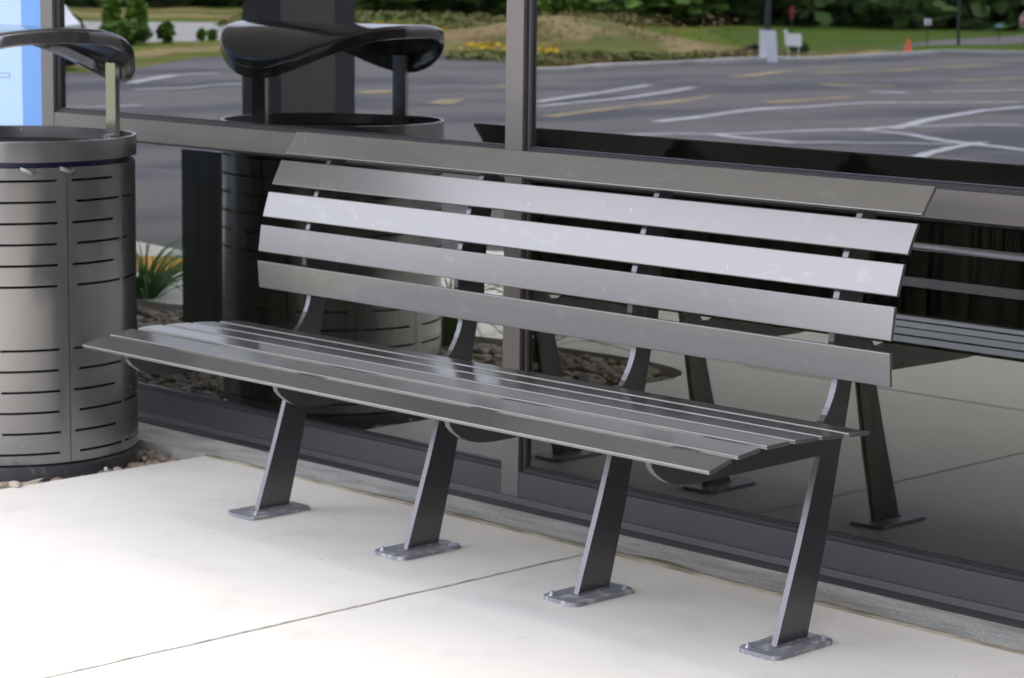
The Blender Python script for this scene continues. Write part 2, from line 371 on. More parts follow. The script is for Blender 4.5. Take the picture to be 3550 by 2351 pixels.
# footing the window frame stands on
bm = bmesh.new(); box(bm, -9, 9, .353, .72, -.30, PZ+.0015); struct(link('footing', bm, M_kerbc))
bm = bmesh.new(); box(bm, -9, 9, .512, .60, -.1, PZ+.006); struct(link('sealant_shade_strip', bm, M_bead))  # plain dark strip: sealant line with the shade under the rail painted in

# tactile paving
d = Vector((.79,-.61)); o0 = Vector((-4.98,-1.50)); nrm = Vector((.52,.41))*.93
bm = bmesh.new()
P = [o0, o0+d*1.1, o0+d*1.1+nrm*.82, o0+nrm*.82]; prism_z(bm, [tuple(p) for p in P], PZ-.02, PZ+.006)
for i in range(17):
    for j in range(11):
        q = o0 + d*(.04+i*.064) + nrm*(.05+j*.072)
        cyl(bm, q, .012, PZ+.005, PZ+.011, 8, .008)
tag(link('tactile_paving', bm, M_tac), 'yellow studded tactile paving pad on the pavement near the pebble bed', 'tactile paving')

# mound
bm = bmesh.new(); cx, cy = -27.6, -27.9; n = 44
gv = {}
for i in range(n+1):
    for j in range(n+1):
        u = -1+2*i/n; v = -1+2*j/n; r = math.hypot(u, v)
        # long axis runs across the reflected view
        x = cx + u*4.5*.703 + v*3.6*.71; y = cy - u*4.5*.711 + v*3.6*.70
        h = .56*max(0, 1-r*r)**1.3*(1+.35*math.sin(u*5+1)*.5) + (random.uniform(-.012,.012) if r < .95 else 0)
        gv[i,j] = bm.verts.new((x, y, -.178+max(0,h)))
for i in range(n):
    for j in range(n): bm.faces.new((gv[i,j], gv[i+1,j], gv[i+1,j+1], gv[i,j+1]))
struct(link('mound', bm, M_mound, smooth=True))

M_straw = mat('straw coloured verge', (.26,.20,.095), .95, spec=.03, var=((.12,.13,.035), 1.1, .50, .64, (1,1,1)))
M_vgreen = mat('green verge', (.085,.15,.02), .95, spec=.03, var=((.17,.16,.05), .7, .45, .62, (1,1,1)))
def rough(poly, a=.25, n=8):
    out = []
    for i in range(len(poly)):
        p, q = Vector(poly[i]), Vector(poly[(i+1) % len(poly)])
        for k in range(n): out.append(tuple(p.lerp(q, k/n) + Vector((random.uniform(-a,a), random.uniform(-a,a)))))
    return out
for nm, m_, z, poly in (
 ('dry_verge', M_straw, -.1675, [(-30.09,-18.78),(-31.35,-21.21),(-32.33,-22.91),(-33.63,-25.09),(-34.59,-26.66),(-31.98,-24.56),(-30.66,-22.76),(-29.82,-21.03),(-28.47,-19.12),(-27.96,-17.33)]),
 ('dry_verge', M_straw, -.1672, [(-61.39,-39.93),(-58.96,-41.22),(-56.37,-43.58),(-52.2,-40.27),(-53.6,-37.34),(-54.77,-35.44)]),
 ('dry_verge', M_straw, -.1669, [(-69.66,-45.55),(-67.33,-47.29),(-62.99,-48.83),(-59.51,-46.07),(-62.67,-43.91),(-64.83,-42.27)]),
 ('dry_verge', M_straw, -.1666, [(-32.18,-27.68),(-30.34,-27.55),(-28.69,-28.02),(-26.38,-25.75),(-28.11,-25.49),(-30.02,-25.78)]),
 ('dry_verge', M_straw, -.1663, [(-22.69,-22.62),(-23.21,-24.19),(-25.03,-27.97),(-25.71,-30.77),(-25.62,-33.31),(-25.92,-35.58),(-24.93,-35.7),(-24.42,-33.6),(-24.08,-31.37),(-23.81,-28.55),(-23.27,-26.02),(-21.54,-22.45)]),
 ('green_verge', M_vgreen, -.1685, [(-42.3,-36.08),(-40.56,-37.02),(-37.41,-36.62),(-31.07,-30.37),(-32.43,-29.49),(-35.41,-30.07)])):
    sheet(nm, rough(poly), z, m_)
# ------------------------------------------------------------------ storefront
sf = thing('storefront', (0, YG, 0), 'glazed shop front with brown grey metal frame and dark reflective panes behind the bench', 'shop front')
def sbox(name, m, *b, bev=.0012):
    bm = bmesh.new(); box(bm, *b)
    if bev: bevel(bm, bev)
    return link(name, bm, m, sf)
MU = [(-3.75,-3.69), (-1.729,-1.666), (.3065,.3665), (2.35,2.41), (4.4,4.46)]
ZT0, ZT1, ZTOP = .822, .885, 3.02
for a, b in MU:
    sbox('mullion', M_frame, a, b, FY, YG+.11, .0155, ZTOP)
for (a, b), (c, e) in zip(MU, MU[1:]):
    zt0, zt1 = (ZT0, ZT1) if b > -3 else (.38, .443)
    sbox('transom', M_frame, b, c, FY+.0015, YG+.11, zt0, zt1)
    sbox('bottom_rail', M_rail, b, c, FY+.0015, YG+.11, .0155, .0785)
    for z0, z1, part in ((.0785, zt0, 'lower'), (zt1, ZTOP, 'upper')):
        g = sbox('glass_pane', M_glass if part == 'upper' else (M_glass_low if b < .2 else M_glass_murky), b, c, YG, YG+.004, z0+.004, z1-.003, bev=0)
        g2 = bmesh.new(); box(g2, b, c, YG+.020, YG+.024, z0+.004, z1-.003); link('inner_glass', g2, M_glass_in, g)
        gk = bmesh.new()
        box(gk, b, b+.0095, YG-.012, YG-.001, z0, z1); box(gk, c-.006, c, YG-.008, YG-.001, z0, z1)
        box(gk, b+.0095, c-.006, YG-.007, YG-.001, z1-.008, z1-.001)
        box(gk, b+.0095, c-.006, YG-.007, YG-.001, z0+.010, z0+.015)
        link('gasket', gk, M_gasket, g)
        bd = bmesh.new(); box(bd, b+.0095, c-.006, YG-.0135, YG-.001, z0+.0005, z0+.010)
        bevel(bd, .001); link('glazing_bead', bd, M_bead, g)
        st = bmesh.new(); box(st, b+.0096, b+.0125, YG-.0115, YG-.0012, z0+.001, z1-.002); link('glazing_trim', st, M_sill, g)
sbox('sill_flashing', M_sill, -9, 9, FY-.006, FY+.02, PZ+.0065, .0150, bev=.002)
# solid wall left of the glazing, interior room behind it
sbox('wall', M_stucco, -9, -3.76, FY+.02, YG+.20, .0155, ZTOP, bev=0)
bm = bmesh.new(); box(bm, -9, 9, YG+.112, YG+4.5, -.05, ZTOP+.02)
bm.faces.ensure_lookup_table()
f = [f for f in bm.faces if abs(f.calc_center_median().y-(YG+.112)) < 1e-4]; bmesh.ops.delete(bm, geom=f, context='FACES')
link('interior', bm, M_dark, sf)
M_knee = mat('interior panel backs', (.30,.29,.20), .8, var=((.14,.14,.09), 30, .35, .7, (3,3,.06)))
overlay(M_knee, (.24,.235,.17), 90, .5, .75, (4,1,.03), amount=.6)
for x0, x1, h in ((-1.66,.30,.501), (.372,2.34,.601), (-3.68,-1.735,.37)):
    sbox('interior_panel', M_knee, x0, x1, YG+.06, YG+.085, .079, h, bev=0)
# blue poster in the left bay
pt = thing('window_poster', (-2.4, YG, .9), 'large pale blue poster with darker blue border filling the left window bay', 'poster')
bm = bmesh.new(); box(bm, -3.68, -1.8444, YG-.0165, YG-.0138, .46, 3.0); link('poster_sheet', bm, M_blue, pt)
bm = bmesh.new(); box(bm, -1.8444, -1.730, YG-.0165, YG-.0138, .46, 3.0); link('poster_border', bm, M_blue2, pt)
bm = bmesh.new(); box(bm, -2.3, -1.911, YG-.0180, YG-.0166, .978, .981); box(bm, -2.3, -1.911, YG-.0180, YG-.0166, .991, .994); box(bm, -1.914, -1.911, YG-.0180, YG-.0166, .981, .991)
link('printed_bar', bm, M_ink, pt)

# entrance canopy over the bench
cn = thing('entrance_canopy', (0, YG, 3.02), 'flat pale soffit canopy sheltering the bench and shop front', 'canopy')
SY = -1.45  # right end runs deeper, added with the unseen wing to darken that side
bm = bmesh.new(); prism_z(bm, [(-9,YG+.3),(-9,-2.6),(-3.5,-2.6),(-3.5,SY),(5.2,SY),(5.2,-6.2),(9.2,-6.2),(9.2,YG+.3)], 3.02, 3.06); link('soffit', bm, M_soffit, cn)
bm = bmesh.new(); prism_z(bm, [(-9.1,YG+.3),(-9.1,-2.7),(-3.4,-2.7),(-3.4,SY-.1),(5.1,SY-.1),(5.1,-6.3),(9.3,-6.3),(9.3,YG+.3)], 3.061, 3.45); link('fascia', bm, M_fascia, cn)

# unseen dark wing with frame strips, added on the right to darken reflections
lb = thing('added_wing', (7.2, -2.4, PZ), 'unseen dark wing added to the right of the bench to darken reflections', 'light blocker')
bm = bmesh.new(); box(bm, 6.0, 9.0, -5.6, FY-.01, PZ+.001, 3.019); link('wing_block', bm, M_wing, lb)
for i in range(6):
    y = -5.62 + i*1.2
    bm = bmesh.new(); box(bm, 5.96, 6.02, y, y+.06, PZ+.0012, 3.018); link('mullion', bm, M_frame, lb)
# column standing in the pebble bed
co = thing('column', (-2.15,-.8,-.1), 'square brown column on a wide dark base, seen reflected behind the litter bin', 'column')
bm = bmesh.new(); box(bm, -2.32, -2.10, -.90, -.65, .675, 3.02); bevel(bm,.004); link('shaft', bm, M_column, co)
bm = bmesh.new(); box(bm, -2.315, -2.105, -1.00, -.9005, .675, 3.02); link('shaft_reveal', bm, M_coldark, co)
bm = bmesh.new(); box(bm, -2.50, -1.80, -1.12, -.51, -.2, .675); bevel(bm,.012,2); link('base', bm, M_base, co)

# ------------------------------------------------------------------ bench
bench = thing('bench', (XL+.98, .05, 0), 'long grey metal slatted bench bolted to the pavement in front of the window', 'bench')
seat = [(-.39785,.43853),(-.33537,.45412),(-.31722,.45614),(-.25308,.46354),(-.23428,.46456),(-.16787,.46538),(-.15105,.46464),(-.08136,.46215),
        (-.06896,.46197),(-.00215,.45745),(.01487,.45704),(.0785,.4525)]
back = [(.26583,.92057),(.22392,.86647),(.21319,.85062),(.18166,.79116),(.17198,.77330),(.15179,.71034),(.14655,.69085),(.13729,.62334),(.13477,.59998),(.13989,.53120)]
def slat(name, p, q, m, back_side):
    p, q = Vector(p), Vector(q); t = (q-p).normalized(); n = Vector((-t.y, t.x))
    # n must point away from the sitter (down / rearwards)
    if (back_side and n.x < 0) or (not back_side and n.y > 0): n = -n
    th, c = .0085, .0026
    def arc(o, d0, d1): return [o + (d0*math.cos(R(a)) + d1*math.sin(R(a)))*c for a in (0, 30, 60, 90)]
    prof = arc(p+t*c+n*c, -t, -n) + arc(q-t*c+n*c, -n, t) + arc(q-t*c+n*(th-c), t, n) + arc(p+t*c+n*(th-c), n, -t)
    bm = bmesh.new(); prism_x(bm, [tuple(v) for v in prof], XL, XR)
    ends = [e for e in bm.edges if abs(e.verts[0].co.x-e.verts[1].co.x) < 1e-6]
    bmesh.ops.bevel(bm, geom=ends, offset=.0006, segments=1, affect='EDGES')
    o = link(name, bm, m, bench, smooth=True); es_ = o.modifiers.new('edges','EDGE_SPLIT'); es_.split_angle = R(40)
    wn = o.modifiers.new('wn','WEIGHTED_NORMAL'); wn.weight = 100; wn.keep_sharp = True
    return o
for i in range(6): slat('seat_slat', seat[2*i], seat[2*i+1], M_slat, False)
for i in range(5): slat('back_slat', back[2*i], back[2*i+1], M_slat, True)
prof = [(0,0),(.0669,.1942),(.0884,.2617),(.1195,.3640),(.1233,.3752),(.113,.3755),(.0138,.3744),(-.0658,.3740),(-.1436,.3730),(-.2628,.3723),(-.3034,.3756),(-.3328,.3834),(-.3511,.3922),(-.3713,.4061),
        (-.3824,.4186),(-.3852,.4276),(-.384,.4325),(-.333,.4452),(-.316,.4472),(-.2525,.4545),(-.234,.4556),(-.168,.4564),(-.151,.4556),(-.0813,.4532),(-.069,.4530),(-.0022,.4484),(.0149,.4480),(.079,.4438),
        (.105,.4405),(.1282,.4440),(.1388,.4555),(.1485,.4700),(.1569,.4848),(.1648,.5019),(.169,.5172),(.1705,.5260),(.1665,.560),(.1545,.602),(.1560,.624),(.1660,.692),(.1735,.715),(.1935,.776),(.2020,.795),(.2335,.852),(.2420,.868),(.2600,.892),
        (.290,.872),(.268,.800),(.250,.725),(.243,.655),(.2401,.5825),(.2187,.5129),(.2011,.4289),(.192,.4008),(.1463,.1836),(.0976,0)]
for k in range(4):
    x0 = k*S
    bm = bmesh.new(); prism_x(bm, prof, x0, x0+T); bevel(bm, .0012)
    sup = link('support', bm, M_leg, bench)
    cxp, cyp, hx, hy, rr = x0+T/2, .040, .052, .098, .022
    poly = []
    for sx, sy, a0 in ((1,1,0),(-1,1,90),(-1,-1,180),(1,-1,270)):
        for a in range(0, 91, 15):
            poly.append((cxp+sx*(hx-rr)+rr*math.cos(R(a0+a)), cyp+sy*(hy-rr)+rr*math.sin(R(a0+a))))
    bm = bmesh.new(); prism_z(bm, poly, PZ+.0005, PZ+.0095); bevel(bm, .001); pl = link('base_plate', bm, M_plate, sup)
    bm = bmesh.new()
    for sgn, xx in ((-1, x0), (1, x0+T)):
        for i in range(18):
            y = .002+.093*i/17
            bmesh.ops.create_icosphere(bm, subdivisions=1, radius=.0042, matrix=Matrix.Translation((xx+sgn*.001, y, PZ+.010)) @ Matrix.Scale(1.4,4,(0,1,0)))
    link('weld', bm, M_weld, sup, smooth=True)
    for bx, by in (((cxp+.028, cyp-.062),) if k == 0 else ((cxp-.034, cyp-.078), (cxp+.034, cyp+.078))):
        bm = bmesh.new(); cyl(bm, (bx,by), .0095, PZ+.0094, PZ+.0106, 20); cyl(bm, (bx,by), .0052, PZ+.0105, PZ+.0145, 6); cyl(bm, (bx,by), .0032, PZ+.0144, PZ+.0185, 12)
        link('bolt', bm, M_bolt, sup)

# grout crumbs and drilling dust left round the base plates
rnd = random.Random(4); V, F = [], []
for k in range(4):
    cxp, cyp = k*S+T/2, .040
    for i in range(110):
        t = rnd.random(); e = rnd.choice('fblr' if i % 3 else 'ffl')
        if e == 'f': x, y = cxp+rnd.uniform(-.052,.052), cyp-.098-abs(rnd.gauss(0,.005))
        elif e == 'b': x, y = cxp+rnd.uniform(-.052,.052), cyp+.098+abs(rnd.gauss(0,.004))
        elif e == 'l': x, y = cxp-.052-abs(rnd.gauss(0,.005)), cyp+rnd.uniform(-.095,.095)
        else: x, y = cxp+.052+abs(rnd.gauss(0,.005)), cyp+rnd.uniform(-.095,.095)
        s0 = rnd.uniform(.0009,.0022); b0 = len(V)
        for p in ((1,0,0),(-1,0,0),(0,1,0),(0,-1,0),(0,0,1),(0,0,-1)):
            V.append((x+p[0]*s0*rnd.uniform(.7,1.3), y+p[1]*s0*rnd.uniform(.7,1.3), PZ+s0*.5+p[2]*s0*.8))
        for f in ((0,2,4),(2,1,4),(1,3,4),(3,0,4),(2,0,5),(1,2,5),(3,1,5),(0,3,5)): F.append([b0+q for q in f])
M_crumb = mat('grout crumbs', (.66,.62,.56), .9)
gc = link_raw('grout_crumbs', V, F, M_crumb); gc['kind'] = 'stuff'; gc['label'] = 'pale grout crumbs around the bench base plates'; gc['category'] = 'grout crumbs'

# ------------------------------------------------------------------ litter bin
BC = (-1.0565, .0008); RB = .337
bn = thing('litter_bin', (BC[0], BC[1], -.06), 'round grey metal litter bin with slotted sides and an arched hood, left of the bench', 'litter bin')
SEAM = -7.8
rowsz = [.772-.0556*i for i in range(6)] + [.325-.0556*i for i in range(6)]
def in_slot(ang, kind):
    a = (ang-SEAM) % 72
    segs = ((2.2,27.3),(41,67.5)) if kind == 0 else ((4.6,32.4),(35.4,66.6))
    return any(s <= a < e for s, e in segs)
zs = [.020]
for z in sorted(rowsz): zs += [z-.0032, z+.0032]
zs.append(.806)
kinds = {}
for i, z in enumerate(sorted(rowsz, reverse=True)): kinds[round(z,4)] = (i % 2)
N = 720; bm = bmesh.new()
grid = [[bm.verts.new((BC[0]+RB*math.cos(2*math.pi*i/N), BC[1]+RB*math.sin(2*math.pi*i/N), z)) for i in range(N)] for z in zs]
for j in range(len(zs)-1):
    zm = (zs[j]+zs[j+1])/2; kd = None
    for z in rowsz:
        if abs(zm-z) < .001: kd = kinds[round(z,4)]
    for i in range(N):
        if kd is not None and in_slot((i+.5)*360/N, kd): continue
        bm.faces.new((grid[j][i], grid[j][(i+1)%N], grid[j+1][(i+1)%N], grid[j+1][i]))
for e in [v for v in bm.verts if not v.link_faces]: bm.verts.remove(e)
me = bpy.data.meshes.new('body'); bm.to_mesh(me); bm.free(); me.materials.append(M_can)
for p in me.polygons: p.use_smooth = True
body = bpy.data.objects.new('body', me); C.objects.link(body); body.parent = bn; body.location = -bn.location
sm = body.modifiers.new('thickness', 'SOLIDIFY'); sm.thickness = .0025; sm.offset = -1
es = body.modifiers.new('edges', 'EDGE_SPLIT'); es.split_angle = R(50)
# door seams
for k in range(5):
    a = R(SEAM+72*k); bm = bmesh.new()
    c, s_ = math.cos(a), math.sin(a)
    v = []
    for r0, t0 in ((RB-.001,-.0009),(RB+.0006,-.0009),(RB+.0006,.0009),(RB-.001,.0009)):
        for z in (.021,.805): v.append(bm.verts.new((BC[0]+r0*c-t0*s_, BC[1]+r0*s_+t0*c, z)))
    for q in ((0,1,3,2),(2,3,5,4),(4,5,7,6)): bm.faces.new([v[i] for i in q])
    link('door_seam', bm, M_gasket, body)
bm = bmesh.new(); lathe(bm, BC, [(.30,-.09),(RB-.004,-.09),(RB-.003,.008),(RB-.008,.014),(.30,.014)]); link('base', bm, M_can_base, bn, smooth=False)
bm = bmesh.new(); lathe(bm, BC, [(.31,.015),(.31,.795),(.24,.80),(.235,.10)]); link('liner', bm, M_liner, bn, smooth=True)
bm = bmesh.new(); lathe(bm, BC, [(.322,.79),(.322,.824)]); link('liner_rim', bm, M_blue_ring, bn, smooth=True)
bm = bmesh.new(); lathe(bm, BC, [(RB-.006,.8215),(RB+.0035,.8208),(RB+.0045,.822),(RB+.0045,.8730),(RB+.0035,.8745),(RB-.0045,.8745),(RB-.0055,.8735),(RB-.0055,.842),(RB-.02,.834),(.25,.826),(.245,.80)])
rim = link('rim', bm, M_can, bn, smooth=True); e2 = rim.modifiers.new('edges','EDGE_SPLIT'); e2.split_angle = R(35); rim.modifiers.new('wn','WEIGHTED_NORMAL').weight = 90
for deg in (-17.5+.0, .0):   # latches on the gap under the rim
    a = R(deg-8); bm = bmesh.new()
    t = Matrix.Translation((BC[0]+(RB+.003)*math.cos(a), BC[1]+(RB+.003)*math.sin(a), .800)) @ Matrix.Rotation(a, 4, 'Z')
    pts = [(0,-.020,.006),(.004,-.012,.004),(.007,-.002,.000),(.008,.008,-.004),(.006,.016,-.003),(.001,.020,.002)]
    pv = None
    for x, y, z in pts:
        cur = (bm.verts.new(t @ Vector((x,y,z+.004))), bm.verts.new(t @ Vector((x+.004,y,z-.001))), bm.verts.new(t @ Vector((x,y,z-.007))))
        if pv:
            for q in range(2): bm.faces.new((pv[q],cur[q],cur[q+1],pv[q+1]))
        pv = cur
    link('latch', bm, M_steel, bn, smooth=True)
# hood: round plate bent over the line between the two posts
PA = R(83)
ux, uy = math.cos(PA), math.sin(PA)
def hz(x, y, top):
    u = (x*ux+y*uy)/.34
    return top - .038*u*u - .085*u**4
bm = bmesh.new(); NA = 96; rr = [0,.08,.16,.24,.30,.325,.334,.339,.340]
drop = {.334:.0015,.339:.006,.340:.010}
rings = []
top = 1.168
for r0 in rr:
    ring = []
    for i in range(NA):
        a = 2*math.pi*i/NA; x, y = r0*math.cos(a), r0*math.sin(a)
        ring.append(bm.verts.new((BC[0]+x, BC[1]+y, hz(x,y,top)-drop.get(r0,0))))
        if r0 == 0: break
    rings.append(ring)
# skirt and inward return
for r0, dz in ((.340,.036),(.3385,.040),(.330,.041),(.328,.036),(.327,.0105),(.30,.0045),(.16,.0045),(0,.0045)):
    ring = []
    for i in range(NA):
        a = 2*math.pi*i/NA; x, y = r0*math.cos(a), r0*math.sin(a)
        ring.append(bm.verts.new((BC[0]+x, BC[1]+y, hz(x,y,top)-dz)))
        if r0 == 0: break
    rings.append(ring)
for A, B in zip(rings, rings[1:]):
    for i in range(NA):
        j = (i+1) % NA
        if len(A) == 1: bm.faces.new((A[0], B[i], B[j]))
        elif len(B) == 1: bm.faces.new((A[i], A[j], B[0]))
        else: bm.faces.new((A[i], A[j], B[j], B[i]))
hood = link('hood', bm, M_hood, bn, smooth=True)
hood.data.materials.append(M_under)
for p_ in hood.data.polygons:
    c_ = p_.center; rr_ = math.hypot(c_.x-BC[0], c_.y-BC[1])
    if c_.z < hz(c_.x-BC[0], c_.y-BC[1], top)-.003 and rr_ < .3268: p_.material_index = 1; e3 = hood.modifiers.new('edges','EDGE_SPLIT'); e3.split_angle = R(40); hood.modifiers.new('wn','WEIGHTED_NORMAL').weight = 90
for sgn in (1,-1):
    cxp, cyp = BC[0]+sgn*.316*ux, BC[1]+sgn*.316*uy
    bm = bmesh.new(); box(bm, -.027, .027, -.007, .007, .835, hz(sgn*.316*ux, sgn*.316*uy, top)-.03+.02)
    bevel(bm, .002, 2)
    bmesh.ops.transform(bm, matrix=Matrix.Translation((cxp,cyp,0)) @ Matrix.Rotation(PA-math.pi/2,4,'Z'), verts=bm.verts)
    link('post', bm, M_post, bn)
    bm = bmesh.new(); box(bm, -.020,.020,-.020,-.0075,.846,.862); bmesh.ops.transform(bm, matrix=Matrix.Translation((cxp,cyp,0)) @ Matrix.Rotation(PA-math.pi/2+(0 if sgn>0 else math.pi),4,'Z'), verts=bm.verts)
    link('post_bracket', bm, M_steel, bn)

# ------------------------------------------------------------------ pebble bed
bed = [(PX-.001,.352),(PX-.001,-1.06),(-.67,-1.14),(-.70,-1.215),(-.75,-1.27),(-.83,-1.315),(-.95,-1.345),(-1.17,-1.355),(-1.64,-1.32),(-2.4,-1.14),(-3.2,-.95),(-4.6,-.68),(-4.6,.352)]
bm = bmesh.new(); bm.faces.new([bm.verts.new((x, y, -.062)) for x, y in bed]); struct(link('soil', bm, M_soil))
def inside(x, y):
    c = False; n = len(bed); j = n-1
    for i in range(n):
        xi, yi = bed[i]; xj, yj = bed[j]
        if (yi > y) != (yj > y) and x < (xj-xi)*(y-yi)/(yj-yi)+xi: c = not c
        j = i
    return c
tb = bmesh.new(); bmesh.ops.create_icosphere(tb, subdivisions=2, radius=1); tb.verts.ensure_lookup_table()
iv = [v.co.copy() for v in tb.verts]; iff = [[v.index for v in f.verts] for f in tb.faces]; tb.free()
V, F, TI = [], [], []
cnt = 0
while cnt < 8600:
    x = random.uniform(-4.0, PX-.012); y = random.uniform(-1.37,.345)
    if not inside(x, y) or not inside(x+.012, y): continue
    if math.hypot(x-BC[0], y-BC[1]) < RB-.03: continue
    if -2.48 < x < -1.82 and -1.1 < y < -.53: continue
    s0 = random.choice((.010,.013,.016,.020))*random.uniform(.8,1.2)
    ax = Vector((s0*random.uniform(.9,1.3), s0*random.uniform(.75,1.0), s0*random.uniform(.5,.75)))
    m = Matrix.Rotation(random.uniform(0,6.3),3,'Z') @ Matrix.Rotation(random.uniform(-.5,.5),3,'X')
    k1 = Vector((random.uniform(-1,1),random.uniform(-1,1),random.uniform(-1,1)))
    z = -.052 + random.uniform(0,.026); b0 = len(V)
    for v in iv:
        q = 1 + .14*math.sin(3*v.dot(k1)+k1.x*5)
        p = m @ Vector((v.x*ax.x*q, v.y*ax.y*q, v.z*ax.z*q)); V.append((p.x+x, p.y+y, p.z+z))
    F += [[b0+i for i in f] for f in iff]; t0 = random.random(); TI += [t0]*len(iff)
    cnt += 1
pb = link_raw('pebbles', V, F, M_pebble, smooth=True)
at = pb.data.attributes.new('tint', 'FLOAT', 'FACE'); at.data.foreach_set('value', TI)
pb['kind'] = 'stuff'; pb['label'] = 'tan and grey river pebbles around the litter bin'; pb['category'] = 'pebbles'

def stone(x, y, s0, lab, name='loose_stone', m=None, flat=.5):
    bm = bmesh.new(); bmesh.ops.create_icosphere(bm, subdivisions=3, radius=1)
    for v in bm.verts:
        q = 1+.12*math.sin(3*v.co.x+x*9)+.08*math.sin(5*v.co.y+2)
        v.co = Vector((v.co.x*s0*1.3*q, v.co.y*s0*.9*q, v.co.z*s0*flat*q))
    o = link(name, bm, m or M_stone, smooth=True); o.location = (x, y, PZ+s0*flat*.7); return tag(o, lab, 'stone')
M_stone = mat('pale stone', (.60,.53,.43), .8, bump=(60,.4), var=((.42,.35,.27), 40, .4, .6, (1,1,1)))
stone(-.662,-.262,.017,'pale cream stone on the pavement edge in front of the litter bin')
stone(-.668,.028,.006,'tiny tan chip standing on the pavement edge beside the litter bin', flat=1.1)
bm = bmesh.new()
for i in range(7):
    pass
pts = [(-.662,-.232,PZ+.004),(-.656,-.214,PZ+.006),(-.654,-.196,PZ+.009),(-.655,-.178,PZ+.012)]
prev = None
for i, p in enumerate(pts):
    r0 = (.0022,.0034,.0030,.0012)[i]
    ring = [bm.verts.new((p[0]+r0*math.cos(a*math.pi/3), p[1], p[2]+r0*math.sin(a*math.pi/3))) for a in range(6)]
    if prev:
        for a in range(6): bm.faces.new((prev[a], prev[(a+1)%6], ring[(a+1)%6], ring[a]))
    else: bm.faces.new(ring)
    prev = ring
bm.faces.new(prev[::-1])
tag(link('twig', bm, M_stone, smooth=True), 'short dry tan twig on the pavement edge by the litter bin', 'twig')

# ornamental grasses in the bed
def tuft(name, x, y, h, spread, nb, lab, seed, az=None):
    rnd = random.Random(seed); V, F = [], []
    for b in range(nb):
        a = rnd.uniform(0, 2*math.pi) if az is None or rnd.random() < .4 else az+rnd.uniform(-.8,.8)
        L = h*rnd.uniform(.6,1.15); sp = spread*rnd.uniform(.4,1.2); wd = rnd.uniform(.004,.0068)
        bx, by = rnd.uniform(-.03,.03), rnd.uniform(-.03,.03); ca, sa = math.cos(a), math.sin(a); n = 9; b0 = len(V)
        for i in range(n+1):
            t = i/n; r0 = sp*t**1.4; z = L*(1.55*t-.95*t*t*(.6+.6*sp/ max(spread,.01)))
            ww = wd*(1-t)**.6
            px, py = x+bx+ca*r0, y+by+sa*r0
            V += [(px-sa*ww, py+ca*ww, z-.04), (px+sa*ww, py-ca*ww, z-.04+.002)]
            if i: F.append((b0+2*i-2, b0+2*i-1, b0+2*i+1, b0+2*i))
    o = link_raw(name, V, F, M_blade, smooth=True); o.location = (0,0,0)
    return tag(o, lab, 'grass plant', 'ornamental grasses in the pebble bed')
tuft('ornamental_grass', -3.40, -1.00, .33, .62, 120, 'green arching ornamental grass in front of the yellow tactile paving', 3)
tuft('ornamental_grass', -1.75, -1.16, .42, .42, 90, 'green ornamental grass on the pebbles between litter bin and window mullion', 5)
tuft('ornamental_grass', -1.32, -1.12, .34, .38, 42, 'sparse green ornamental grass with arching blades near the pebble bed tip', 8, az=-1.2)

# ------------------------------------------------------------------ far side: trees, bushes, small things
def leaf_cloud(blobs, n, size, seed):
    rnd = random.Random(seed); V, F = [], []
    for (cx, cy, cz, rx, ry, rz), k in blobs:
        for _ in range(int(n*k)):
            while True:
                p = Vector((rnd.uniform(-1,1), rnd.uniform(-1,1), rnd.uniform(-1,1)))
                if .25 < p.length < 1: break
            p = Vector((cx+p.x*rx, cy+p.y*ry, cz+p.z*rz))
            m = Matrix.Rotation(rnd.uniform(0,6.3),3,'Z') @ Matrix.Rotation(rnd.uniform(-1.3,1.3),3,'X'); s0 = size*rnd.uniform(.5,1.3)
            b0 = len(V)
            for q in ((-s0,-.5*s0,0),(0,-.75*s0,.1*s0),(s0,-.2*s0,0),(.6*s0,.6*s0,.1*s0),(-.6*s0,.5*s0,0)): V.append(tuple(p + m @ Vector(q)))
            F.append([b0+i for i in range(5)])
    return V, F
def tree_mesh(h, w0, low, seed, n=5200, size=.30):
    rnd = random.Random(seed); bl = []
    for i in range(16):
        t = rnd.random(); z = low + (h-low)*t; rad = w0*(1-.55*t)
        a = rnd.uniform(0,6.3); rr0 = rad*rnd.uniform(.2,.75)
        q = rnd.uniform(.28,.5)*w0
        bl.append(((rr0*math.cos(a), rr0*math.sin(a), max(z,low+q*.6), q, q, q*.75), 1/16))
    V, F = leaf_cloud(bl, n, size, seed)
    me = bpy.data.meshes.new('crown'); me.from_pydata(V, [], F); me.update(); return me
